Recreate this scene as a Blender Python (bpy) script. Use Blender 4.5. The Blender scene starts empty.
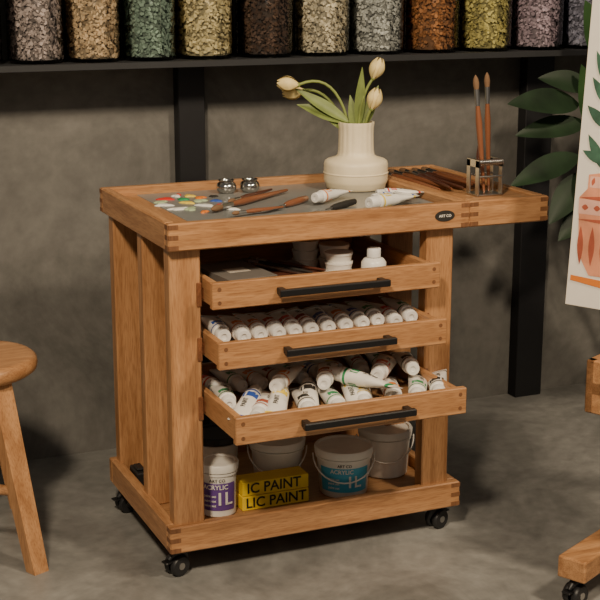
import bpy, bmesh, math, random
from mathutils import Vector, Matrix, Quaternion
random.seed(7)
rnd=random.random
def U(a,b): return a+(b-a)*rnd()
COL=bpy.context.scene.collection

# ------------------------------------------------------------------ materials
def newmat(name):
    m=bpy.data.materials.new(name); m.use_nodes=True
    nt=m.node_tree; b=nt.nodes['Principled BSDF']
    return m,nt,b
def plain(name,col,rough=0.5,metal=0.0,spec=0.5,var=0.06,scale=25,bump=0.0,coat=0.0,sss=0.0):
    m,nt,b=newmat(name)
    tc=nt.nodes.new('ShaderNodeTexCoord'); no=nt.nodes.new('ShaderNodeTexNoise')
    no.inputs['Scale'].default_value=scale; no.inputs['Detail'].default_value=4
    nt.links.new(tc.outputs['Object'],no.inputs['Vector'])
    r=nt.nodes.new('ShaderNodeValToRGB')
    r.color_ramp.elements[0].position=0.3; r.color_ramp.elements[1].position=0.7
    r.color_ramp.elements[0].color=(*[c*(1-var) for c in col],1)
    r.color_ramp.elements[1].color=(*[min(1,c*(1+var)) for c in col],1)
    nt.links.new(no.outputs['Fac'],r.inputs['Fac']); nt.links.new(r.outputs['Color'],b.inputs['Base Color'])
    b.inputs['Roughness'].default_value=rough; b.inputs['Metallic'].default_value=metal
    b.inputs['Specular IOR Level'].default_value=spec
    b.inputs['Coat Weight'].default_value=coat
    if bump:
        bp=nt.nodes.new('ShaderNodeBump'); bp.inputs['Strength'].default_value=bump; bp.inputs['Distance'].default_value=0.002
        nt.links.new(no.outputs['Fac'],bp.inputs['Height']); nt.links.new(bp.outputs['Normal'],b.inputs['Normal'])
    return m
def wood(name,axis,c0,c1,rough=0.4):
    m,nt,b=newmat(name)
    tc=nt.nodes.new('ShaderNodeTexCoord'); mp=nt.nodes.new('ShaderNodeMapping')
    sc=[26,26,26]; sc[axis]=2.0; mp.inputs['Scale'].default_value=sc
    nt.links.new(tc.outputs['Object'],mp.inputs['Vector'])
    no=nt.nodes.new('ShaderNodeTexNoise'); no.inputs['Scale'].default_value=1.6; no.inputs['Detail'].default_value=6; no.inputs['Roughness'].default_value=0.6; no.inputs['Distortion'].default_value=0.6
    nt.links.new(mp.outputs[0],no.inputs['Vector'])
    mp2=nt.nodes.new('ShaderNodeMapping'); s2=[260,260,260]; s2[axis]=22; mp2.inputs['Scale'].default_value=s2
    nt.links.new(tc.outputs['Object'],mp2.inputs['Vector'])
    n2=nt.nodes.new('ShaderNodeTexNoise'); n2.inputs['Scale'].default_value=1.5; n2.inputs['Detail'].default_value=2
    nt.links.new(mp2.outputs[0],n2.inputs['Vector'])
    r=nt.nodes.new('ShaderNodeValToRGB'); r.color_ramp.elements[0].position=0.34; r.color_ramp.elements[1].position=0.66
    r.color_ramp.elements[0].color=(*c0,1); r.color_ramp.elements[1].color=(*c1,1)
    nt.links.new(no.outputs['Fac'],r.inputs['Fac'])
    mx=nt.nodes.new('ShaderNodeMix'); mx.data_type='RGBA'; mx.blend_type='MULTIPLY'
    mx.inputs[0].default_value=0.55
    nt.links.new(r.outputs['Color'],mx.inputs[6])
    r2=nt.nodes.new('ShaderNodeValToRGB'); r2.color_ramp.elements[0].position=0.35; r2.color_ramp.elements[1].position=0.55
    r2.color_ramp.elements[0].color=(0.58,0.50,0.43,1); r2.color_ramp.elements[1].color=(1,1,1,1)
    nt.links.new(n2.outputs['Fac'],r2.inputs['Fac']); nt.links.new(r2.outputs['Color'],mx.inputs[7])
    nt.links.new(mx.outputs[2],b.inputs['Base Color'])
    b.inputs['Roughness'].default_value=rough; b.inputs['Coat Weight'].default_value=0.12; b.inputs['Coat Roughness'].default_value=0.3
    bp=nt.nodes.new('ShaderNodeBump'); bp.inputs['Strength'].default_value=0.08; bp.inputs['Distance'].default_value=0.001
    nt.links.new(n2.outputs['Fac'],bp.inputs['Height']); nt.links.new(bp.outputs['Normal'],b.inputs['Normal'])
    return m
WC0=(0.335,0.158,0.062); WC1=(0.53,0.28,0.125)
WX=wood('beech_x',0,WC0,WC1); WY=wood('beech_y',1,WC0,WC1); WZ=wood('beech_z',2,WC0,WC1)
WEND=wood('beech_end',2,(0.16,0.068,0.026),(0.23,0.10,0.04),0.6)
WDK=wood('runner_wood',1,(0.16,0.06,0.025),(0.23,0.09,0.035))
WPLY=wood('ply',0,(0.34,0.17,0.07),(0.44,0.24,0.11))
BLACK=plain('black_metal',(0.012,0.012,0.013),0.4,0.3)
BLKPL=plain('black_plastic',(0.015,0.015,0.016),0.45)
STEEL=plain('steel',(0.55,0.54,0.52),0.28,1.0)
CHROME=plain('polished_steel',(0.6,0.58,0.55),0.12,1.0)
WHITE=plain('white_plastic',(0.78,0.75,0.68),0.4)
TUBEW=plain('tube_white',(0.76,0.73,0.67),0.35)
CAPW=plain('cap_white',(0.72,0.70,0.66),0.45)
CREAM=plain('cream_ceramic',(0.82,0.70,0.48),0.45)
GREYP=plain('grey_palette',(0.20,0.205,0.195),0.3,var=0.1,scale=8)
YEL=plain('yellow_card',(0.82,0.58,0.03),0.5)
PURP=plain('purple_label',(0.13,0.06,0.26),0.45)
BLUE=plain('blue_label',(0.07,0.40,0.58),0.45)
INK=plain('ink',(0.02,0.018,0.015),0.6)
GREEN=plain('green_paint',(0.03,0.26,0.10),0.4); RED=plain('red_paint',(0.6,0.03,0.02),0.35)
ORNG=plain('orange_paint',(0.7,0.2,0.03),0.4); DBLUE=plain('blue_paint',(0.03,0.08,0.35),0.4)
LGRN=plain('pale_green_paint',(0.4,0.5,0.3),0.4); PYEL=plain('yellow_paint',(0.75,0.55,0.06),0.4)
PWHT=plain('white_paint',(0.7,0.7,0.66),0.4)
DKBR=plain('dark_brush_handle',(0.09,0.03,0.018),0.3,coat=0.4)
MDBR=plain('brown_brush_handle',(0.22,0.08,0.035),0.3,coat=0.4)
BRIST=plain('bristle',(0.18,0.10,0.05),0.9)
STEMG=plain('stem_green',(0.22,0.27,0.07),0.5); LEAFT=plain('tulip_leaf',(0.17,0.22,0.055),0.5,var=0.25)
PETAL=plain('petal',(0.78,0.62,0.27),0.55,var=0.12,scale=60)
DLEAF=plain('ficus_leaf',(0.014,0.030,0.013),0.5,spec=0.3,var=0.4,scale=12); DLEAF2=plain('ficus_leaf_light',(0.028,0.070,0.020),0.5,spec=0.3,var=0.3,scale=12)
SOIL=plain('soil',(0.03,0.02,0.012),0.95,bump=0.6); POT=plain('pot_grey',(0.12,0.12,0.115),0.7)
TRUNK=plain('trunk',(0.1,0.07,0.04),0.8)
CANV=plain('canvas',(0.78,0.73,0.64),0.8,var=0.03)
TERRA=plain('terracotta_paint',(0.40,0.09,0.045),0.7,var=0.3,scale=18); TERRA2=plain('terracotta_light',(0.66,0.27,0.15),0.7,var=0.25,scale=18)
PINK=plain('pink_wash',(0.72,0.40,0.30),0.7,var=0.2,scale=18)
PLEAF=plain('painted_leaf',(0.04,0.11,0.07),0.7,var=0.4,scale=30)
SHELFM=plain('shelf_metal',(0.035,0.036,0.038),0.5,0.3)
POSTM=plain('post_metal',(0.018,0.018,0.02),0.5,0.3)
BOOK=plain('book_cover',(0.13,0.115,0.10),0.6); PAPER=plain('paper_edge',(0.45,0.40,0.33),0.8)

def concrete(name,c0,c1,rough,scale=1.6,bump=0.15,fine=0.5,p0=0.38,p1=0.62):
    m,nt,b=newmat(name)
    tc=nt.nodes.new('ShaderNodeTexCoord')
    n=nt.nodes.new('ShaderNodeTexNoise'); n.inputs['Scale'].default_value=scale; n.inputs['Detail'].default_value=10; n.inputs['Roughness'].default_value=0.68; n.inputs['Distortion'].default_value=0.9
    nt.links.new(tc.outputs['Object'],n.inputs['Vector'])
    r=nt.nodes.new('ShaderNodeValToRGB'); r.color_ramp.elements[0].position=p0; r.color_ramp.elements[1].position=p1
    r.color_ramp.elements[0].color=(*c0,1); r.color_ramp.elements[1].color=(*c1,1)
    nt.links.new(n.outputs['Fac'],r.inputs['Fac'])
    n2=nt.nodes.new('ShaderNodeTexNoise'); n2.inputs['Scale'].default_value=28; n2.inputs['Detail'].default_value=7
    nt.links.new(tc.outputs['Object'],n2.inputs['Vector'])
    mx=nt.nodes.new('ShaderNodeMix'); mx.data_type='RGBA'; mx.blend_type='OVERLAY'; mx.inputs[0].default_value=fine
    nt.links.new(r.outputs['Color'],mx.inputs[6]); nt.links.new(n2.outputs['Fac'],mx.inputs[7])
    nt.links.new(mx.outputs[2],b.inputs['Base Color'])
    mr=nt.nodes.new('ShaderNodeMapRange'); mr.inputs[3].default_value=rough-0.1; mr.inputs[4].default_value=rough+0.15
    nt.links.new(n.outputs['Fac'],mr.inputs[0]); nt.links.new(mr.outputs[0],b.inputs['Roughness'])
    bp=nt.nodes.new('ShaderNodeBump'); bp.inputs['Strength'].default_value=bump; bp.inputs['Distance'].default_value=0.003
    nt.links.new(n2.outputs['Fac'],bp.inputs['Height']); nt.links.new(bp.outputs['Normal'],b.inputs['Normal'])
    return m
WALL=concrete('concrete_wall',(0.092,0.088,0.079),(0.168,0.161,0.146),0.8,1.9,0.18,0.3)
FLOOR=concrete('concrete_floor',(0.150,0.147,0.136),(0.255,0.25,0.233),0.36,2.6,0.06,0.35)
def glassy(name):
    m,nt,b=newmat(name)
    out=nt.nodes['Material Output']
    tr=nt.nodes.new('ShaderNodeBsdfTransparent'); tr.inputs[0].default_value=(0.93,0.95,0.94,1)
    gl=nt.nodes.new('ShaderNodeBsdfGlossy'); gl.inputs['Roughness'].default_value=0.05; gl.inputs[0].default_value=(0.9,0.9,0.9,1)
    fr=nt.nodes.new('ShaderNodeFresnel'); fr.inputs[0].default_value=1.5
    mx=nt.nodes.new('ShaderNodeMixShader')
    nt.links.new(fr.outputs[0],mx.inputs[0]); nt.links.new(tr.outputs[0],mx.inputs[1]); nt.links.new(gl.outputs[0],mx.inputs[2])
    nt.links.new(mx.outputs[0],out.inputs[0])
    return m
GLASS=glassy('jar_glass')

# ------------------------------------------------------------------ mesh builder
class M:
    def __init__(s): s.v=[];s.f=[];s.mi=[];s.sm=[];s.mats=[]
    def add(s,verts,faces,mat,smooth=False,X=None):
        if mat not in s.mats: s.mats.append(mat)
        k=s.mats.index(mat); o=len(s.v)
        for p in verts:
            p=Vector(p)
            if X is not None: p=X@p
            s.v.append(p)
        for f in faces:
            s.f.append([i+o for i in f]); s.mi.append(k); s.sm.append(smooth)
    def box(s,mat,x0,x1,y0,y1,z0,z1,bev=0.0015,X=None):
        if bev<=0:
            v=[(x0,y0,z0),(x1,y0,z0),(x1,y1,z0),(x0,y1,z0),(x0,y0,z1),(x1,y0,z1),(x1,y1,z1),(x0,y1,z1)]
            s.add(v,[(0,3,2,1),(4,5,6,7),(0,1,5,4),(1,2,6,5),(2,3,7,6),(3,0,4,7)],mat,False,X); return
        bm=bmesh.new()
        bmesh.ops.create_cube(bm,size=1)
        for v in bm.verts:
            v.co=Vector(((x0+x1)/2+v.co.x*(x1-x0),(y0+y1)/2+v.co.y*(y1-y0),(z0+z1)/2+v.co.z*(z1-z0)))
        bev=min(bev,0.45*min(x1-x0,y1-y0,z1-z0))
        bmesh.ops.bevel(bm,geom=bm.edges[:],offset=bev,segments=2 if bev>0.003 else 1,affect='EDGES',profile=0.5)
        bm.verts.index_update()
        s.add([v.co.copy() for v in bm.verts],[[v.index for v in f.verts] for f in bm.faces],mat,False,X); bm.free()
    def lathe(s,mat,prof,n=32,X=None,split=40,rfun=None):
        runs=[[prof[0]]]
        for i in range(1,len(prof)):
            runs[-1].append(prof[i])
            if i<len(prof)-1:
                a=Vector((prof[i][0]-prof[i-1][0],prof[i][1]-prof[i-1][1])); b=Vector((prof[i+1][0]-prof[i][0],prof[i+1][1]-prof[i][1]))
                if a.length>1e-9 and b.length>1e-9 and math.degrees(a.angle(b))>split: runs.append([prof[i]])
        for run in runs:
            V=[];F=[]
            for (r,z) in run:
                for j in range(n):
                    t=2*math.pi*j/n; rr=r if rfun is None else r*rfun(t,z)
                    V.append((rr*math.cos(t),rr*math.sin(t),z))
            for i in range(len(run)-1):
                for j in range(n):
                    a=i*n+j;b=i*n+(j+1)%n
                    if run[i][0]<1e-7: F.append((a,b+n,a+n))
                    elif run[i+1][0]<1e-7: F.append((a,b,a+n))
                    else: F.append((a,b,b+n,a+n))
            s.add(V,F,mat,True,X)
    def sweep(s,mat,pts,rad,n=10,X=None,caps=True,flat=1.0,upv=None):
        pts=[Vector(p) for p in pts]
        if not hasattr(rad,'__len__'): rad=[rad]*len(pts)
        V=[];F=[];up=Vector(upv) if upv else Vector((0.13,0.21,1))
        for i,p in enumerate(pts):
            t=(pts[min(i+1,len(pts)-1)]-pts[max(i-1,0)]).normalized()
            a=up.cross(t)
            if a.length<1e-3: a=Vector((1,0,0)).cross(t)
            a.normalize(); b=t.cross(a)
            for j in range(n):
                q=2*math.pi*j/n; V.append(p+a*math.cos(q)*rad[i]+b*math.sin(q)*rad[i]*flat)
        for i in range(len(pts)-1):
            for j in range(n):
                F.append((i*n+j,i*n+(j+1)%n,(i+1)*n+(j+1)%n,(i+1)*n+j))
        s.add(V,F,mat,True,X)
        if caps:
            L=len(pts)-1
            s.add(V[:n],[tuple(range(n))[::-1]],mat,False,X); s.add(V[L*n:],[tuple(range(n))],mat,False,X)
    def ell(s,mat,c,r,n=16,X=None):
        prof=[(math.sin(math.pi*i/10),-math.cos(math.pi*i/10)) for i in range(11)]
        prof[0]=(0,-1);prof[-1]=(0,1)
        T=Matrix.Translation(c)@Matrix.Diagonal((r[0],r[1],r[2],1))
        s.lathe(mat,prof,n,T if X is None else X@T,split=90)
    def loft(s,secs,n=16,X=None):
        for i in range(len(secs)-1):
            V=[]
            for k in (i,i+1):
                z,w,t=secs[k][:3]
                for j in range(n):
                    q=2*math.pi*j/n; V.append((w*math.cos(q),t*math.sin(q),z))
            F=[(j,(j+1)%n,n+(j+1)%n,n+j) for j in range(n)]
            s.add(V,F,secs[i][3],True,X)
        z,w,t,m=secs[0]
        s.add([(w*math.cos(2*math.pi*j/n),t*math.sin(2*math.pi*j/n),z) for j in range(n)],[tuple(range(n))[::-1]],m,False,X)
        z,w,t,m=secs[-1]
        s.add([(w*math.cos(2*math.pi*j/n),t*math.sin(2*math.pi*j/n),z) for j in range(n)],[tuple(range(n))],m,False,X)
    def leaf(s,mat,base,d,nrm,L,W,droop=0.2,fold=0.15,n=12,sharp=1.0):
        base=Vector(base); d=Vector(d).normalized(); nrm=Vector(nrm); nrm=(nrm-d*nrm.dot(d)).normalized(); sd=d.cross(nrm)
        V=[];F=[]
        for i in range(n+1):
            t=i/n; w=W*0.5*math.sin(math.pi*min(1,t**0.85))**sharp+0.0006
            c=base+d*(L*t*(1-0.15*droop*t))-nrm*(L*droop*t*t)
            V+= [c-sd*w+nrm*w*fold*2, c-sd*w*0.5+nrm*w*fold*0.8, c, c+sd*w*0.5+nrm*w*fold*0.8, c+sd*w+nrm*w*fold*2]
        for i in range(n):
            for j in range(4): F.append((i*5+j,i*5+j+1,i*5+j+6,i*5+j+5))
        s.add(V,F,mat,True)
    def build(s,name,parent=None,origin=None):
        me=bpy.data.meshes.new(name)
        if origin is None:
            xs=[p.x for p in s.v];ys=[p.y for p in s.v];zs=[p.z for p in s.v]
            origin=Vector(((min(xs)+max(xs))/2,(min(ys)+max(ys))/2,min(zs)))
        origin=Vector(origin)
        me.from_pydata([tuple(p-origin) for p in s.v],[],s.f)
        for m in s.mats: me.materials.append(m)
        me.polygons.foreach_set('material_index',s.mi); me.polygons.foreach_set('use_smooth',s.sm)
        me.update()
        o=bpy.data.objects.new(name,me); COL.objects.link(o)
        o.location=origin
        if parent:
            o.parent=parent; o.location=origin-parent.location
        return o
def empty(name,loc):
    o=bpy.data.objects.new(name,None); COL.objects.link(o); o.location=loc; o.empty_display_size=0.1
    return o
def align(p,d,roll=0,up=None):
    q=Vector(d).to_track_quat('Z','Y')
    return Matrix.Translation(p)@q.to_matrix().to_4x4()@Matrix.Rotation(roll,4,'Z')
TCACHE={}
def textmesh(txt,size):
    if (txt,size) in TCACHE: return TCACHE[(txt,size)]
    cu=bpy.data.curves.new('t','FONT'); cu.body=txt; cu.size=size; cu.align_x='CENTER'; cu.align_y='CENTER'; cu.resolution_u=3; cu.offset=size*0.018
    ob=bpy.data.objects.new('t',cu); COL.objects.link(ob)
    dg=bpy.context.evaluated_depsgraph_get(); me=bpy.data.meshes.new_from_object(ob.evaluated_get(dg))
    V=[v.co.copy() for v in me.vertices]; F=[list(p.vertices) for p in me.polygons]
    bpy.data.objects.remove(ob); bpy.data.curves.remove(cu); bpy.data.meshes.remove(me)
    TCACHE[(txt,size)]=(V,F)
    return V,F
def flat_text(m,mat,txt,size,origin,xd,yd,sx=1.0):
    V,F=textmesh(txt,size); o=Vector(origin);xd=Vector(xd);yd=Vector(yd)
    m.add([o+xd*v.x*sx+yd*v.y for v in V],F,mat)
def cyl_text(m,mat,txt,size,c,r,ang,z,sx=1.0):
    V,F=textmesh(txt,size)
    m.add([(c[0]+r*math.cos(ang+v.x*sx/r),c[1]+r*math.sin(ang+v.x*sx/r),z+v.y) for v in V],F,mat)

# ------------------------------------------------------------------ camera
a,t=0.4063,0.2389
cam=bpy.data.cameras.new('camera'); co=bpy.data.objects.new('camera',cam); COL.objects.link(co)
cam.sensor_width=36; cam.lens=36*1377.08/600
F=Vector((math.sin(a)*math.cos(t),math.cos(a)*math.cos(t),-math.sin(t)))
co.location=(-0.8413,-2.6666,1.3163); co.rotation_euler=F.to_track_quat('-Z','Y').to_euler()
bpy.context.scene.camera=co

# ------------------------------------------------------------------ room
WY0=0.89
m=M(); m.box(WALL,-3.2,4.2,WY0,WY0+0.1,0,2.9,bev=0); m.build('wall_back')
m=M(); m.box(FLOOR,-3.2,4.2,-5.0,WY0+0.1,-0.05,0,bev=0); m.build('floor',origin=(0,0,0))

# shelf + uprights
m=M()
m.box(SHELFM,-1.6,3.0,0.69,WY0-0.001,1.063,1.079,bev=0.001)
for x0,x1 in ((0.318,0.392),(1.402,1.496),(-0.78,-0.70),(2.5,2.58)):
    m.box(POSTM,x0,x1,WY0-0.045,WY0-0.001,0.0,1.0628,bev=0.002)
    m.box(POSTM,x0+0.015,x1-0.015,WY0-0.03,WY0-0.001,1.0795,2.3,bev=0.002)
m.build('display_shelf')

# jars
def jar(x,r,cols):
    m=M(); y=0.70+r+0.006; z=1.0795; X=Matrix.Translation((x,y,z)); H=0.27
    m.lathe(GLASS,[(0,0.0),(r-0.008,0.0),(r,0.008),(r,H-0.03),(r-0.004,H-0.012),(r-0.02,H),(r-0.02,H+0.01)],40,X)
    m.lathe(SHELFM,[(0,H+0.035),(r-0.016,H+0.035),(r-0.012,H+0.03),(r-0.012,H+0.004),(r-0.019,H+0.004)],32,X)
    mats=[plain('chips',c,0.75,var=0.15) for c in cols]
    ri=r-0.0085
    m.lathe(mats[-1],[(0,0.009),(ri-0.005,0.009),(ri-0.005,H-0.05),(0,H-0.045)],24,X)
    for i in range(2300):
        if i<2100:
            q=U(0,2*math.pi); rr=U(ri-0.004,ri+0.004); p=Vector((rr*math.cos(q),rr*math.sin(q),U(0.013,H-0.045))); nn=Vector((math.cos(q),math.sin(q),0))
        else:
            q=U(0,2*math.pi); rr=ri*math.sqrt(rnd()); p=Vector((rr*math.cos(q),rr*math.sin(q),H-0.043)); nn=Vector((0,0,1))
        nn=(nn+Vector((U(-.6,.6),U(-.6,.6),U(-.6,.6)))).normalized()
        A=align(p,nn,U(0,6.28)); w=U(0.0035,0.0075); h=w*U(0.4,0.9); k=5
        V=[];
        for zz in (-0.0007,0.0007):
            for j in range(k): V.append((w*math.cos(6.283*j/k),h*math.sin(6.283*j/k),zz))
        Fs=[tuple(range(k))[::-1],tuple(range(k,2*k))]+[(j,(j+1)%k,k+(j+1)%k,k+j) for j in range(k)]
        pts=[(X@(A@Vector(v))) for v in V]
        ok=all((Vector((v.x-x,v.y-y)).length<r-0.001) and v.z>z+0.002 for v in pts)
        if not ok: continue
        m.add(pts,Fs,mats[0] if rnd()<0.5 else (mats[1] if rnd()<0.75 else mats[2]))
    m.build('glass_jar')
def tri(c,s=0.4): return [tuple(min(.85,v*1.15) for v in c),tuple(v*0.8 for v in c),tuple(v*s for v in c)]
for x,r,c in [(-0.226,0.068,(0.16,0.12,0.14)),(-0.073,0.070,(0.42,0.34,0.32)),(0.072,0.070,(0.60,0.44,0.27)),(0.219,0.069,(0.22,0.30,0.24)),
    (0.372,0.075,(0.64,0.54,0.30)),(0.540,0.077,(0.085,0.045,0.028)),(0.706,0.075,(0.64,0.56,0.41)),(0.870,0.077,(0.50,0.50,0.47)),
    (1.040,0.076,(0.36,0.15,0.05)),(1.212,0.077,(0.52,0.45,0.16)),(1.385,0.076,(0.42,0.32,0.38)),(1.56,0.077,(0.3,0.29,0.38))]:
    jar(x,r,tri(c))

# ------------------------------------------------------------------ cart
cart=empty('art_supply_cart',(0.36,0.25,0))
WB,DB=0.719,0.489
def fingers(m,x0,x1,ya,yb,z0,z1,n=5,face='front',mat=WEND):
    h=(z1-z0)/n
    for i in range(0,n,2):
        m.box(mat,x0,x1,ya,yb,z0+i*h+0.0008,z0+(i+1)*h-0.0008,bev=0)
# base
m=M(); zb0,zb1=0.066,0.128; T=0.024
m.box(WX,0,WB,0,T,zb0,zb1,0.003); m.box(WX,0,WB,DB-T,DB,zb0,zb1,0.003)
m.box(WY,0,T,T,DB-T,zb0,zb1,0.003); m.box(WY,WB-T,WB,T,DB-T,zb0,zb1,0.003)
m.box(WPLY,T,WB-T,T,DB-T,0.088,0.100,0)
for xa in (0.0012,WB-T): fingers(m,xa,xa+T-0.0012,-0.0006,0.002,zb0+0.002,zb1-0.002)
fingers(m,-0.0006,0.002,0.0012,T,zb0+0.002,zb1-0.002); fingers(m,WB-0.002,WB+0.0006,0.0012,T,zb0+0.002,zb1-0.002)
m.build('base_frame',cart)
# posts
PL=(0.0145,0.0835); PR=(0.622,0.690)
m=M()
for (x0,x1) in (PL,PR):
    for (y0,y1) in ((0.012,0.05),(0.205,0.243),(0.436,0.474)):
        m.box(WZ,x0,x1,y0,y1,0.1005 if y0>T else zb1-0.03,0.742,0.003)
m.build('posts',cart)
# runners
m=M()
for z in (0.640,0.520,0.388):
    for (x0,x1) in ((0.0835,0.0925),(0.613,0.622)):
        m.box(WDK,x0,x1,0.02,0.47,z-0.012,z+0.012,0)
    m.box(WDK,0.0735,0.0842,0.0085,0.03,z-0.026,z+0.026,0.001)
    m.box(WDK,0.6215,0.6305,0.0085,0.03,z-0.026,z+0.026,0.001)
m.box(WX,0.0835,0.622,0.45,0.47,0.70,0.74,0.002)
m.build('drawer_runners',cart)
# tray
tx0,tx1,ty0,ty1,tz0,tz1=0.006,0.716,-0.013,0.515,0.741,0.80
m=M(); T2=0.022
m.box(WX,tx0,tx1,ty0,ty0+T2,tz0,tz1,0.003); m.box(WX,tx0,tx1,ty1-T2,ty1,tz0,tz1,0.003)
m.box(WY,tx0,tx0+T2,ty0+T2,ty1-T2,tz0,tz1,0.003); m.box(WY,tx1-T2,tx1,ty0+T2,ty1-T2,tz0,tz1,0.003)
m.box(WPLY,tx0+T2,tx1-T2,ty0+T2,ty1-T2,0.755,0.772,0)
m.box(WY,tx0+T2+0.001,tx0+0.085,ty0+T2+0.001,ty1-T2-0.001,0.772,0.7795,0.001)
m.box(GREYP,tx0+0.0855,tx1-T2-0.001,ty0+T2+0.001,ty1-T2-0.001,0.772,0.780,0.001)
for xa in (tx0+0.0015,tx1-T2): fingers(m,xa,xa+T2-0.0015,ty0-0.0006,ty0+0.002,tz0+0.002,tz1-0.002)
fingers(m,tx0-0.0006,tx0+0.002,ty0+0.0015,ty0+T2,tz0+0.002,tz1-0.002)
fingers(m,tx0-0.0006,tx0+0.002,ty1-T2,ty1-0.0015,tz0+0.002,tz1-0.002)
X=Matrix.Translation((0.652,ty0-0.0005,0.772))@Matrix.Rotation(math.radians(90),4,'X')@Matrix.Diagonal((1,0.5,1,1))
m.lathe(INK,[(0.025,-0.0005),(0.0245,0.001),(0,0.001)],32,X)
flat_text(m,WHITE,'ART CO',0.0085,(0.652,ty0-0.0018,0.772),(1,0,0),(0,0,1))
m.build('top_tray',cart)
# side extension
m=M(); ex0,ex1,ey0,ey1=0.7165,0.924,-0.013,0.545
m.box(WX,ex0,ex1,ey0,ey0+T2,tz0,tz1,0.003); m.box(WX,ex0,ex1,ey1-T2,ey1,tz0,tz1,0.003)
m.box(WY,ex0,ex0+0.016,ey0+T2,ey1-T2,tz0,tz1,0.003); m.box(WY,ex1-T2,ex1,ey0+T2,ey1-T2,tz0,tz1,0.003)
m.box(WPLY,ex0+0.016,ex1-T2,ey0+T2,ey1-T2,0.756,0.772,0)
m.box(WX,ex0+0.017,ex1-T2-0.001,0.175,0.195,0.772,0.790,0.002)
m.box(WX,ex0+0.017,ex1-T2-0.001,0.010,0.150,0.772,0.795,0.002)
for i in range(5):
    x=0.745+i*0.032; m.box(WY,x,x+0.010,0.196,ey1-T2-0.001,0.772,0.794,0.002)
for xa in (ex0+0.001,ex1-T2): fingers(m,xa,xa+T2-0.0015,ty0-0.0006,ty0+0.002,tz0+0.002,tz1-0.002)
fingers(m,ex1-0.002,ex1+0.0006,ty0+0.0015,ty0+T2,tz0+0.002,tz1-0.002)
m.build('side_tray',cart)
# drawers
DX0,DX1=0.094,0.6115
def drawer(name,d,z0,z1):
    y0=-d; y1=y0+0.42; T=0.014; m=M()
    m.box(WX,0.085,0.621,y0,y0+0.016,z0,z1,0.002)
    m.box(WY,DX0,DX0+T,y0+0.016,y1,z0,z1-0.004,0.002); m.box(WY,DX1-T,DX1,y0+0.016,y1,z0,z1-0.004,0.002)
    m.box(WX,DX0+T,DX1-T,y1-T,y1,z0,z1-0.004,0.002)
    m.box(WPLY,DX0+T,DX1-T,y0+0.016,y1-T,z0+0.006,z0+0.012,0)
    for zz in (z0+0.014,z1-0.014):
        for xx in (0.101,0.605):
            m.lathe(WEND,[(0.0045,0.0),(0.0045,0.0006),(0,0.0006)],12,Matrix.Translation((xx,y0,zz))@Matrix.Rotation(math.radians(90),4,'X'))
    zc=(z0+z1)/2+0.001; hx0,hx1=0.224,0.482
    m.box(BLACK,hx0,hx1,y0-0.034,y0-0.020,zc-0.0075,zc+0.0075,0.002)
    for hx in (hx0+0.012,hx1-0.012): m.box(BLACK,hx-0.007,hx+0.007,y0-0.024,y0,zc-0.007,zc+0.007,0.001)
    return m.build(name,cart)
drawer('drawer_1',0.055,0.620,0.677)
drawer('drawer_2',0.090,0.499,0.557)
drawer('drawer_3',0.185,0.366,0.425)
# casters
def caster(m,x,y,ang,top):
    X=Matrix.Translation((x,y,0))@Matrix.Rotation(ang,4,'Z')
    m.box(BLACK,-0.024,0.024,-0.02,0.02,top-0.003,top,0.001,X)
    m.lathe(BLKPL,[(0,top-0.012),(0.014,top-0.012),(0.016,top-0.003)],20,X)
    r=0.024
    W=X@Matrix.Translation((0.010,0,r))@Matrix.Rotation(math.radians(90),4,'X')
    for s in (-1,1):
        Ws=W@Matrix.Translation((0,0,s*0.011-0.0075))
        m.lathe(BLKPL,[(0,0.0),(r-0.003,0.0),(r,0.004),(r,0.011),(r-0.003,0.015),(0,0.015)],28,Ws)
        m.lathe(STEEL,[(0.008,-0.0008),(0.008,0.0158),(0,0.0158)],16,Ws); m.lathe(STEEL,[(0,-0.0008),(0.008,-0.0008)],16,Ws)
    m.sweep(BLKPL,[(-0.018,0,0.03),(-0.012,0,0.045),(0.002,0,top-0.010),(0.022,0,0.049),(0.033,0,0.040)],[0.006,0.010,0.013,0.009,0.004],12,X)
    m.box(BLKPL,-0.002,0.018,-0.003,0.003,0.02,top-0.01,0.001,X)
    m.box(BLACK,0.024,0.046,-0.011,0.011,0.034,0.039,0.002,X)
m=M()
for x,y,an in ((0.036,0.045,math.radians(200)),(0.675,0.045,math.radians(20)),(0.036,0.44,math.radians(190)),(0.675,0.44,math.radians(10))): caster(m,x,y,an,0.0655)
m.build('casters',cart)
m=M(); m.box(BLKPL,0.026,0.055,0.33,0.40,0.1003,0.135,0.003); m.box(BLKPL,0.03,0.05,0.345,0.385,0.135,0.142,0.003); m.build('corner_lock',cart)

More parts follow.
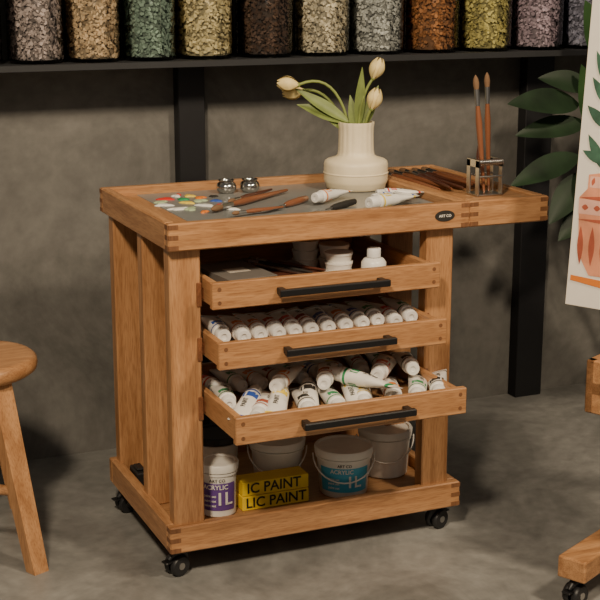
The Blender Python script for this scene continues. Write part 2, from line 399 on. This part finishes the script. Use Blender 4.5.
# ------------------------------------------------------------------ paint tubes
LAB=[GREEN,RED,DBLUE,INK,ORNG,PYEL,GREEN,TERRA]
def ptube(m,cap,d,s=1.0,roll=0.0,lab=None,text=True):
    """cap = position of the cap end, d = direction tail->cap"""
    d=Vector(d).normalized(); L=0.152*s
    A=align(Vector(cap)-d*L,d,roll)@Matrix.Diagonal((s,s,s,1))
    lab=lab or random.choice(LAB)
    m.loft([(0,.0215,.0012,TUBEW),(.010,.0215,.0012,TUBEW),(.012,.021,.003,lab),(.020,.0208,.0050,TUBEW),(.028,.0205,.0065,TUBEW),(.065,.019,.0135,TUBEW),(.105,.0178,.0168,TUBEW),(.113,.0177,.0171,lab),(.1185,.0176,.0173,TUBEW),(.122,.0176,.0174,TUBEW),(.125,.0165,.0165,CAPW),(.129,.010,.010,CAPW)],18,A)
    m.lathe(CAPW,[(0.012,.127),(.0145,.128),(.0138,.150),(.0125,.152),(0.006,.152),(0.0055,.1495),(0,.1495)],20,A)
    def surf(u,z,sg,off=.0007):
        k=(z-.028)/(.122-.028); w=.0205+(.0176-.0205)*k
        th=.0065+(.0135-.0065)*min(1,(z-.028)/.037) if z<.065 else .0135+(.0174-.0135)*min(1,(z-.065)/.05)
        u=max(-.95*w,min(.95*w,u))
        return (u,sg*(th*math.sqrt(1-(u/w)**2)+off),z)
    for sg in (1,-1):
        V=[];
        for z in (.088,.106):
            for u in (-.014,-.005,.005,.014): V.append(surf(u,z,sg))
        m.add(V,[(j,j+1,j+5,j+4) for j in range(3)],lab,False,A)
        TV,TF=textmesh('PAINT',.0125)
        m.add([surf(v.y+.004,.062+v.x*.9,sg,.001) for v in TV],TF,INK,False,A)
m=M()
for i in range(12):
    x=0.136+i*0.0405
    ptube(m,(x-0.006,-0.005+U(-.012,.012),0.543+U(-.002,.003)),(U(-.16,-.06),-1,-0.02),1.14,U(-.3,.3))
m.build('paint_tubes',None)
m=M()
spec=[ # position of cap, direction
 ((0.118,-0.060,0.413),(-0.22,-1,0.03),1.1),
 ((0.150,-0.135,0.403),(-.55,-.85,0.0),1.15),
 ((0.205,0.010,0.413),(.62,.95,.08),1.15),
 ((0.262,0.000,0.416),(.50,.95,.08),1.15),
 ((0.265,-0.145,0.403),(-.30,-1,.0),1.15),
 ((0.330,0.010,0.414),(.42,.98,.08),1.15),
 ((0.335,-0.150,0.402),(-.2,-1,.0),1.15),
 ((0.395,-0.145,0.403),(-.35,-.95,.0),1.15),
 ((0.425,0.010,0.413),(.28,1,.08),1.15),
 ((0.470,-0.140,0.403),(-.35,-1,.0),1.15),
 ((0.520,-0.145,0.403),(-.5,-.9,.0),1.15),
 ((0.575,-0.145,0.403),(-.45,-.9,.0),1.15),
 ((0.225,-0.055,0.438),(-.6,-.75,.0),1.1),
 ((0.330,-0.075,0.438),(-.45,-.85,.0),1.1),
 ((0.375,-0.020,0.442),(-.5,.78,.03),1.1),
 ((0.460,-0.070,0.440),(-.55,-.75,.03),1.15),
 ((0.555,-0.060,0.440),(-.3,-1,.05),1.1),
]
for c,d,s_ in spec: ptube(m,c,d,s_,U(-.3,.3))
for i in range(9): ptube(m,(0.150+i*0.050,0.080,0.404),(U(-.3,.3),-1,0.03),1.1,U(-.3,.3))
m.build('paint_tubes',None)

# ------------------------------------------------------------------ drawer 1 contents
m=M()
zf=0.633
def brush(m,p0,p1,mat=MDBR,r=0.004,metal=STEEL,br=BRIST):
    """p0 handle end -> p1 bristle tip"""
    p0=Vector(p0);p1=Vector(p1);v=p1-p0
    def P(t): return p0+v*t
    m.sweep(mat,[P(0),P(.02),P(.3),P(.6),P(.74)],[r*.35,r*.55,r*.9,r*1.25,r*.8],10)
    m.sweep(metal,[P(.74),P(.88)],[r*.85,r*1.0],10)
    m.sweep(br,[P(.88),P(.93),P(.97),P(1)],[r*.95,r*1.2,r*.9,r*.15],10)
brush(m,(0.345,0.02,zf+.03),(0.25,0.21,zf+.03),INK,.0045); brush(m,(0.38,0.03,zf+.030),(0.27,0.22,zf+.030),DKBR,.0045)
brush(m,(0.33,0.00,zf+.030),(0.255,0.16,zf+.030),STEEL,.004)
m.box(DKBR,0.262,0.372,0.03,0.19,zf-.001,zf+.0245,.003)
m.build('paintbrushes')
m=M(); SBX=Matrix.Translation((0.185,0.055,zf-.001))@Matrix.Rotation(.10,4,'Z')
for k in range(2):
    o_=k*.021; w_=.062-.006*k
    m.box(BOOK,-w_,w_,-.075,.10,o_,o_+.002,.0005,SBX); m.box(PAPER,-w_+.002,w_-.002,-.073,.098,o_+.002,o_+.018,0,SBX); m.box(BOOK,-w_,w_,-.075,.10,o_+.018,o_+.0202,.0005,SBX)
    m.box(BOOK,-w_-.0015,-w_+.001,-.075,.10,o_,o_+.0202,.0005,SBX)
m.box(PAPER,-.025,.025,-.01,.03,.0413,.0417,0,SBX)
m.build('sketchbooks')
def cup(name,x,y,r,h,n=1):
    m=M()
    for i in range(n):
        z=zf-.001+i*h*1.02
        m.lathe(WHITE,[(0,0),(r*.9,0),(r,h*.75),(r*1.04,h*.76),(r*1.04,h),(r*.9,h*1.0),(0,h*.97)],28,Matrix.Translation((x,y,z)))
    return m.build(name)
cup('paint_pot',0.430,0.07,0.031,0.02,3); cup('paint_pot',0.460,0.16,0.034,0.03,2); cup('paint_pot',0.405,0.20,0.03,0.022,3)
m=M(); X=Matrix.Translation((0.498,0.03,zf-.001))
m.lathe(TUBEW,[(0,0),(.026,0),(.028,.004),(.028,.040),(.022,.048),(.013,.051),(.013,.053)],28,X)
m.lathe(CAPW,[(.0155,.052),(.0155,.070),(.014,.072),(0,.072)],24,X); m.build('medium_bottle')

# ------------------------------------------------------------------ buckets
def bucket(x,y,rt,rb,h,label,lid=None,handle=True,txt='1L',ang=-1.97):
    m=M(); z=0.1005; X=Matrix.Translation((x,y,z))
    m.lathe(WHITE,[(0,0),(rb-.003,0),(rb,.003),(rt-.002,h-.026),(rt+.001,h-.026),(rt+.001,h-.021),(rt-.001,h-.02)],48,X)
    lid=lid or WHITE
    m.lathe(lid,[(rt-.001,h-.019),(rt+.003,h-.018),(rt+.004,h-.003),(rt+.002,h),(rt-.004,h),(rt-.006,h-.004),(0,h-.004)],48,X)
    if label:
        zl0,zl1=h*.14,h*.66
        def rr(zz): return rb+(rt-rb)*zz/h+.0008
        V=[];n=26
        for zz in (zl0,zl1):
            for j in range(n+1):
                q=ang-1.05+2.1*j/n; V.append((x+rr(zz)*math.cos(q),y+rr(zz)*math.sin(q),z+zz))
        m.add(V,[(j,j+1,n+2+j,n+1+j) for j in range(n)],label,True)
        cyl_text(m,WHITE,txt,h*.34,(x,y),rr(h*.4)+.002,ang+.36,z+h*.36)
        cyl_text(m,WHITE,'ACRYLIC',h*.12,(x,y),rr(h*.6)+.002,ang-.1,z+h*.59)
        cyl_text(m,INK,'ART CO',h*.08,(x,y),rr(h*.75)+.002,ang,z+h*.72)
        for k in range(3): cyl_text(m,WHITE,'paint set',h*.07,(x,y),rr(h*.3)+.002,ang-.42,z+h*(.42-.09*k))
    if handle:
        pts=[(x+math.cos(ang)*((rt+.007)*math.sin(math.pi*j/14))+ (rt+.007)*math.cos(math.pi*j/14)*math.cos(ang+1.57),
              y+math.sin(ang)*((rt+.007)*math.sin(math.pi*j/14))+ (rt+.007)*math.cos(math.pi*j/14)*math.sin(ang+1.57),
              z+h-.022-math.sin(math.pi*j/14)*h*.42) for j in range(15)]
        m.sweep(TUBEW,pts,.0018,8)
    m.build('paint_bucket')
bucket(0.153,0.115,0.043,0.040,0.125,PURP,handle=False)
bucket(0.343,0.225,0.064,0.054,0.118,None)
bucket(0.470,0.120,0.066,0.056,0.116,BLUE)
bucket(0.617,0.195,0.063,0.055,0.118,None)
bucket(0.215,0.300,0.055,0.048,0.125,None,lid=BLKPL,handle=False)
m=M()
for i in range(2):
    z=0.1005+i*0.0335
    m.box(YEL,0.203+i*.002,0.368+i*.001,0.092+i*.004,0.152,z,z+0.0325,.001)
    flat_text(m,INK,'LIC PAINT' if i==0 else 'IC PAINT',0.034,(0.286-i*.004,0.0912+i*.004,z+0.0165),(1,0,0),(0,0,1),.98)
m.build('acrylic_paint_box')

# ------------------------------------------------------------------ vase & tulips
VX,VY,VZ=0.617,0.375,0.7805
def flute(t,z): return 1+ (0.03*abs(math.cos(9*t)) if z>0.086 else (0.004*abs(math.cos(9*t)) if z>.02 else 0))
m=M(); X=Matrix.Translation((VX,VY,VZ))
m.lathe(CREAM,[(0,0),(.068,0),(.073,.003),(.0745,.012),(.076,.014),(.0785,.022),(.0785,.060),(.0765,.068),(.070,.0725),(.0520,.078),(.0455,.083),(.0425,.094),(.0415,.130),(.0420,.150),(.0435,.160),(.0430,.163),(.0390,.163),(.0365,.155),(.0365,.05),(0,.045)],108,X,split=60,rfun=flute)
for zz,rr in ((.040,.0788),):
    m.lathe(CREAM,[(rr-.002,zz-.004),(rr+.0016,zz-.001),(rr+.0016,zz+.001),(rr-.002,zz+.004)],72,X,split=80)
vase=m.build('vase')
RV=Vector((.9186,-.3952,0)); FV=Vector((.3952,.9186,0)); ZV=Vector((0,0,1))
def VP(r,u,f=0): return Vector((VX,VY,VZ+.16))+RV*r+ZV*u+FV*f
m=M()
def bez(p0,p1,p2,n=12): return [p0*(1-t)**2+p1*2*t*(1-t)+p2*t*t for t in [i/n for i in range(n+1)]]
def tulip(m,base,d,s=1.0,op=0.5):
    A=align(base,d)
    for k in range(6):
        q=k*math.pi/3; rad=(.010 if k%2 else .012)*s
        V=[];F=[];n=8
        for i in range(n+1):
            t=i/n
            rr=rad*(0.25+1.25*math.sin(math.pi*min(1,t*.85+.05)))*(1-.25*t*(1-op))
            w=.80*math.sin(math.pi*(t*.86+.10))**0.8
            for j in range(5):
                qq=q+(j-2)/2*w; r2=rr
                V.append((r2*math.cos(qq),r2*math.sin(qq),.045*s*t))
        for i in range(n):
            for j in range(4): F.append((i*5+j,i*5+j+1,i*5+j+6,i*5+j+5))
        m.add(V,F,PETAL,True,A)
    m.ell(STEMG,base,(.005*s,.005*s,.005*s),10)
stems=[(VP(-.006,-.08),VP(-.03,.14,.02),VP(-.142,.093,-.01)),(VP(.004,-.08),VP(.0,.06,.0),VP(.040,.108,0)),(VP(.010,-.08),VP(.02,.02,-.02),VP(.036,.036,-.02)),(VP(-.004,-.08),VP(-.05,.09,.04),VP(-.130,.076,.03))]
for i,(p0,p1,p2) in enumerate(stems):
    pts=bez(p0,p1,p2); m.sweep(STEMG,pts,.0036,8)
    d=(pts[-1]-pts[-2]).normalized()
    if i==0: d=(-RV+ZV*.10)
    if i==1: d=(RV*.35+ZV)
    if i==2: d=(RV*.25+ZV*.9)
    if i==3: d=(-RV-ZV*.15)
    tulip(m,pts[-1],d,1.15)
FN=-FV*.75+ZV*.5
def bigleaf(mat,base,d,L,W,dr,n=FN): m.leaf(mat,base,d,n,L,W,dr,.12,14)
bigleaf(LEAFT,VP(-.01,-.03),-RV*.68+ZV*.72,.155,.036,.25)
bigleaf(LEAFT,VP(-.02,.0),-RV*.9+ZV*.40,.135,.036,.15,ZV*.6-FV*.8)
bigleaf(LEAFT,VP(-.015,.0),-RV*.85+ZV*.55,.16,.030,.05)
bigleaf(LEAFT,VP(.004,-.02),RV*.06+ZV,.155,.024,-.02)
bigleaf(LEAFT,VP(.012,-.02),RV*.35+ZV,.12,.028,.12)
bigleaf(LEAFT,VP(.0,-.03),-RV*.15+ZV,.10,.024,.1)
fl=m.build('tulip_bouquet'); fl.parent=vase; fl.location=fl.location-vase.location; 

# ------------------------------------------------------------------ things on tray
TZ=0.7805
def metalcup(x,y):
    m=M(); X=Matrix.Translation((x,y,TZ))
    m.lathe(CHROME,[(0,0),(.017,0),(.023,.007),(.025,.015),(.022,.023),(.017,.027),(.020,.031),(.019,.032),(.015,.028),(.018,.02),(0,.012)],32,X,split=75); m.build('palette_cup')
metalcup(0.298,0.432); metalcup(0.356,0.425)
m=M()
def blob(mat,x,y,r,a=1.0,h=.005):
    X=Matrix.Translation((x,y,TZ-.0015))@Matrix.Rotation(U(0,3),4,'Z')@Matrix.Diagonal((1,a,1,1))
    ph=U(0,6)
    m.lathe(mat,[(r,0),(r*.92,h*.5),(r*.6,h*.9),(0,h)],24,X,split=90,rfun=lambda t,z:1+.22*math.sin(3*t+ph)+.14*math.sin(5*t+2*ph))
for mat,x,y,r,a_ in ((RED,.135,.40,.020,.8),(PYEL,.165,.33,.018,.6),(LGRN,.11,.36,.022,.6),(PWHT,.19,.28,.022,.6),(PWHT,.105,.32,.020,.6),(GREEN,.17,.38,.016,.8),(ORNG,.215,.385,.016,.7),(DBLUE,.235,.33,.014,.8),(LGRN,.145,.25,.024,.5),(PWHT,.12,.26,.024,.5),(RED,.225,.27,.012,.7),(PYEL,.20,.42,.016,.7),(INK,.25,.39,.012,.8),(ORNG,.16,.20,.015,.5),(PWHT,.23,.21,.018,.5),(LGRN,.20,.345,.018,.7),(PWHT,.17,.43,.014,.7),(RED,.18,.445,.010,.7)):
    blob(mat,x,y,r,a_)
m.build('paint_daubs')
m=M()
brush(m,(0.43,0.365,TZ+.008),(0.165,0.170,TZ+.010),MDBR,.0068)
brush(m,(0.40,0.39,TZ+.008),(0.235,0.25,TZ+.010),DKBR,.005)
brush(m,(0.33,0.15,TZ+.008),(0.19,0.105,TZ+.010),MDBR,.0045)
m.build('paintbrushes')
def pknife(p0,p1,hm):
    m=M(); p0=Vector(p0);p1=Vector(p1);v=p1-p0;s=v.cross(ZV).normalized()
    P=lambda t:p0+v*t
    m.sweep(hm,[P(0),P(.03),P(.2),P(.42),P(.50)],[.003,.007,.0085,.0075,.0045],12)
    m.sweep(STEEL,[P(.50),P(.56),P(.62)],[.0028,.0022,.002],8)
    V=[P(.60)+s*.003,P(.60)-s*.003,P(.72)-s*.010,P(.9)-s*.008,P(1.0),P(.9)+s*.008,P(.72)+s*.010]
    V2=[q+ZV*.0008 for q in V]; n=7
    m.add(V+V2,[tuple(range(n))[::-1],tuple(range(n,2*n))]+[(i,(i+1)%n,n+(i+1)%n,n+i) for i in range(n)],STEEL)
    m.build('palette_knife')
pknife((0.425,0.232,TZ+.009),(0.265,0.120,TZ+.006),MDBR)
pknife((0.510,0.150,TZ+.009),(0.340,0.045,TZ+.006),INK)
m=M(); ptube(m,(0.418,0.175,TZ+.0185),(-.85,-.5,.0),.85,0.1,ORNG); m.build('paint_tube')
m=M(); ptube(m,(0.500,0.062,TZ+.0185),(-.9,-.35,.0),.98,0.1,PYEL); m.build('paint_tube')
m=M(); ptube(m,(0.58,0.185,TZ+.0155),(-.9,.1,.0),.75,0.1,RED); m.build('paint_tube')
m=M(); ptube(m,(0.545,0.135,TZ+.0155),(-.9,-.1,.0),.75,0.1,DBLUE); m.build('paint_tube')
# brushes in side tray
m=M()
for i in range(5):
    x=0.7395+i*0.032
    brush(m,(x+0.0005,0.17,0.7985),(x+0.0005,0.50+U(-.02,.01),0.7985),random.choice([DKBR,DKBR,MDBR]),.0062)
brush(m,(0.76,0.16,0.8045),(0.80,0.44,0.803),DKBR,.006); brush(m,(0.83,0.17,0.8045),(0.845,0.46,0.803),MDBR,.006)
m.build('paintbrushes')
# brush holder
m=M(); hx,hy,hz=0.812,0.088,0.7955
m.box(STEEL,hx-.034,hx+.034,hy-.028,hy+.028,hz,hz+.004,.001)
for sx in (-.031,.031):
    m.box(STEEL,hx+sx-.0015,hx+sx+.0015,hy-.028,hy-.012,hz,hz+.082,.0005); m.box(STEEL,hx+sx-.0015,hx+sx+.0015,hy+.012,hy+.028,hz,hz+.082,.0005)
    m.box(STEEL,hx+sx-.0015,hx+sx+.0015,hy-.028,hy+.028,hz+.066,hz+.084,.0005)
for zz in (.045,.078):
    for yy in (-.026,.026): m.sweep(STEEL,[(hx-.031,hy+yy,hz+zz),(hx+.031,hy+yy,hz+zz)],.0028,8)
pts=[(hx-.031+.062*j/90,hy-.026+.0065*math.cos(j*.9),hz+.078+.0065*math.sin(j*.9)) for j in range(91)]
m.sweep(STEEL,pts,.0013,6)
m.build('brush_holder')
m=M()
brush(m,(hx-.004,hy-.006,hz+.005),(hx-.024,hy+.015,hz+.275),MDBR,.0062)
brush(m,(hx+.018,hy+.010,hz+.005),(hx+.008,hy+.018,hz+.280),MDBR,.0060)
brush(m,(hx-.015,hy+.010,hz+.005),(hx-.004,hy+.020,hz+.150),DKBR,.0045)
m.build('paintbrushes')

# ------------------------------------------------------------------ stool
m=M(); sx,sy,sz=-0.345,0.385,0.455; X=Matrix.Translation((sx,sy,0)); R=0.153
m.lathe(WX,[(0,sz-.038),(R-.012,sz-.038),(R-.003,sz-.031),(R,sz-.020),(R-.002,sz-.008),(R-.010,sz-.001),(R-.02,sz),(0,sz-.003)],64,X,split=50)
ft=Vector((-.255,.178,0))-Vector((sx,sy,0)); a0=math.atan2(ft.y,ft.x)
legs=[];NL=3
for k in range(NL):
    q=a0+k*2*math.pi/NL; top=Vector((sx+.105*math.cos(q),sy+.105*math.sin(q),sz-.037)); bot=Vector((sx+.225*math.cos(q),sy+.225*math.sin(q),0.0))
    legs.append((top,bot)); A=Matrix.Rotation(q,4,'Z')
    def cs(p,w,d): return [Vector((p.x,p.y,p.z))+A.to_3x3()@Vector((dx*d,dy*w,0)) for dx,dy in ((-1,-1),(1,-1),(1,1),(-1,1))]
    V=cs(bot,.019,.016)+cs(top,.026,.018)
    m.add(V,[(3,2,1,0),(4,5,6,7),(0,1,5,4),(1,2,6,5),(2,3,7,6),(3,0,4,7)],WZ)
for k in range(NL):
    h=.42
    pa=legs[k][1].lerp(legs[k][0],h); pb=legs[(k+1)%NL][1].lerp(legs[(k+1)%NL][0],h)
    m.sweep(WX,[pa,pb],.012,12)
m.build('wooden_stool')

# ------------------------------------------------------------------ easel
E0=Vector((.84,-.219,0)); e=Vector((.4559,-.8900,0)); b=Vector((.8900,.4559,0))
EM=Matrix(((e.x,b.x,0,E0.x),(e.y,b.y,0,E0.y),(0,0,1,0),(0,0,0,1)))
easel=empty('studio_easel',tuple(E0+e*.3))
m=M()
for s0 in (.122,.478):
    m.box(WX,s0,s0+.065,-.205,.50,.066,.114,.004,EM)
    caster(m,*( (EM@Vector((s0+.03,-.165,0)))[:2] ),math.radians(200),.066); caster(m,*( (EM@Vector((s0+.03,.45,0)))[:2] ),.3,.066)
m.box(WX,.122,.543,.02,.075,.114,.170,.003,EM); m.box(WX,.122,.543,.40,.455,.114,.170,.003,EM)
lean=math.radians(5)
LM=EM@Matrix.Translation((0,.03,.17))@Matrix.Rotation(-lean,4,'X')
m.box(WZ,.235,.285,0,.035,0,1.35,.003,LM); m.box(WZ,.375,.425,0,.035,0,1.35,.003,LM)
m.box(WX,.235,.425,0,.03,1.31,1.36,.003,LM)
m.box(WX,.118,.545,-.115,.005,.445,.475,.003,EM); m.box(WX,.118,.545,-.115,-.095,.405,.52,.003,EM); m.box(WX,.118,.138,-.115,.005,.405,.52,.003,EM);m.box(WX,.525,.545,-.115,.005,.405,.52,.003,EM)
m.box(WX,.12,.54,-.04,.045,.566,.594,.003,EM)
m.box(WZ,.27,.39,.005,.05,.40,.60,.003,EM)
m.sweep(WZ,[EM@Vector((.33,.43,.16)),EM@Vector((.33,.14,1.1))],.02,4)
m.build('easel_frame',easel)
# canvas
CM=EM@Matrix.Translation((0,0,.598))@Matrix.Rotation(-lean,4,'X')
m=M(); m.box(CANV,0,.66,0,.02,0,.86,.001,CM)
def poly(mat,pts,y=-.001):
    m.add([(s_,y,h_) for s_,h_ in pts],[tuple(range(len(pts)))],mat,False,CM)
def pl(mat,s0,h0,s1,h1,w,y=-.0014):
    d=Vector((s1-s0,h1-h0)); L=d.length; d/=L; nn=Vector((-d.y,d.x)); P=[]
    for i in range(9): t_=i/8; P.append((s0+d.x*L*t_+nn.x*w*math.sin(math.pi*t_),h0+d.y*L*t_+nn.y*w*math.sin(math.pi*t_)))
    for i in range(7,0,-1): t_=i/8; P.append((s0+d.x*L*t_-nn.x*w*math.sin(math.pi*t_),h0+d.y*L*t_-nn.y*w*math.sin(math.pi*t_)))
    poly(mat,P,y)
prof=[(.050,.07),(.030,.10),(.018,.15),(.014,.20),(.012,.235),(.030,.255),(.030,.285),(.08,.295)]
poly(TERRA2,prof+[(.28-s_,h_) for s_,h_ in prof[::-1]])
poly(PINK,[(.013,.20),(.267,.20),(.268,.232),(.012,.232)],-.0012)
poly(PINK,[(.034,.258),(.246,.258),(.246,.282),(.034,.282)],-.0012)
for k in range(9): pl(TERRA,.026+k*.026,.09,.022+k*.028,.175,.007,-.0013)
for k in range(9): pl(TERRA,.020+k*.028,.215,.036+k*.028,.215,.006,-.0015)
for k in range(9): pl(TERRA,.040+k*.025,.262,.044+k*.025,.280,.004,-.0015)
pl(TERRA,.012,.235,.265,.24,.008,-.0016); pl(TERRA,.012,.188,.265,.186,.006,-.0016)
poly(ORNG,[(.008,.055),(.10,.045),(.3,.05),(.3,.066),(.10,.062),(.008,.066)],-.0016)
for s0,h0,s1,h1,w in ((.07,.29,.020,.37,.012),(.07,.31,.010,.335,.010),(.07,.38,.012,.43,.012),(.07,.42,.018,.49,.011),(.06,.46,.022,.545,.010),(.075,.29,.07,.60,.004),(.07,.52,.03,.60,.010),
  (.10,.31,.13,.42,.018),(.14,.31,.13,.60,.01),(.14,.4,.20,.55,.02),(.15,.35,.24,.42,.02),(.13,.55,.09,.66,.017),(.14,.56,.2,.68,.018)):
    pl(PLEAF,s0,h0,s1,h1,w,-.0014-.0002*rnd())
m.build('painted_canvas',easel)

# ------------------------------------------------------------------ ficus plant
m=M(); px,py=1.80,.60
m.lathe(POT,[(0,0),(.10,0),(.11,.01),(.135,.25),(.14,.26),(.13,.26),(.125,.24),(.0,.24)],40,Matrix.Translation((px,py,0)))
m.lathe(SOIL,[(.127,.235),(0,.242)],24,Matrix.Translation((px,py,0)))
stm=[[(px,py,.23),(1.70,.60,.55),(1.56,.60,.85),(1.47,.60,1.12)],[(px+.02,py,.23),(1.80,.58,.6),(1.72,.56,1.0),(1.70,.55,1.35)],[(px-.03,py+.02,.23),(1.66,.62,.45),(1.52,.62,.66)]]
for s_ in stm: m.sweep(TRUNK,s_,[.012,.010,.008,.006][:len(s_)],10)
def fl_(p0,p1,W,mat,nr=(-.3,-.75,.6),dr=.12):
    p0=Vector(p0);p1=Vector(p1); m.leaf(mat,p0,p1-p0,nr,(p1-p0).length,W,dr,.10,14,.85)
L=[((1.42,.60,.935),(1.175,.56,.965),.085,DLEAF),((1.47,.60,.86),(1.40,.55,1.045),.07,DLEAF2),((1.43,.60,.79),(1.18,.55,.74),.075,DLEAF),
((1.45,.60,.74),(1.30,.54,.62),.08,DLEAF),((1.49,.60,1.05),(1.41,.56,1.22),.08,DLEAF2),((1.45,.60,.88),(1.22,.6,.87),.07,DLEAF),((1.50,.60,.80),(1.38,.5,.70),.075,DLEAF),
((1.48,.60,1.1),(1.50,.55,1.30),.08,DLEAF),((1.55,.60,.9),(1.62,.5,1.05),.09,DLEAF),((1.55,.6,.85),(1.60,.45,.75),.09,DLEAF),((1.52,.62,.66),(1.36,.58,.56),.08,DLEAF),((1.52,.62,.66),(1.55,.5,.80),.08,DLEAF),
((1.72,.56,1.0),(1.88,.5,1.1),.09,DLEAF),((1.70,.55,1.3),(1.60,.5,1.42),.09,DLEAF),((1.70,.55,1.35),(1.78,.5,1.5),.09,DLEAF),((1.76,.57,.8),(1.92,.5,.85),.09,DLEAF),((1.72,.56,1.1),(1.58,.5,1.2),.09,DLEAF),((1.46,.60,.98),(1.30,.62,1.02),.07,DLEAF)]
for p0,p1,W,mt in L: fl_(p0,p1,W,mt)
m.build('potted_rubber_plant')

# ------------------------------------------------------------------ lights
def area(name,loc,tgt,size,power,col,spread=180):
    l=bpy.data.lights.new(name,'AREA'); l.size=size; l.energy=power; l.color=col; l.spread=math.radians(spread)
    o=bpy.data.objects.new(name,l); COL.objects.link(o); o.location=loc
    o.rotation_euler=(Vector(tgt)-Vector(loc)).to_track_quat('-Z','Y').to_euler(); return o
area('key_light',(-1.3,-2.3,2.9),(.45,.2,.4),.3,125,(1,.82,.60))
area('second_light',(1.3,-2.1,3.0),(.45,.3,.4),.3,75,(1,.82,.60))
area('fill_light',(-.2,-3.6,2.4),(.4,.2,.6),1.6,8,(1,.88,.74))
w=bpy.data.worlds.new('world'); bpy.context.scene.world=w; w.use_nodes=True
w.node_tree.nodes['Background'].inputs[0].default_value=(1,.92,.80,1); w.node_tree.nodes['Background'].inputs[1].default_value=.11
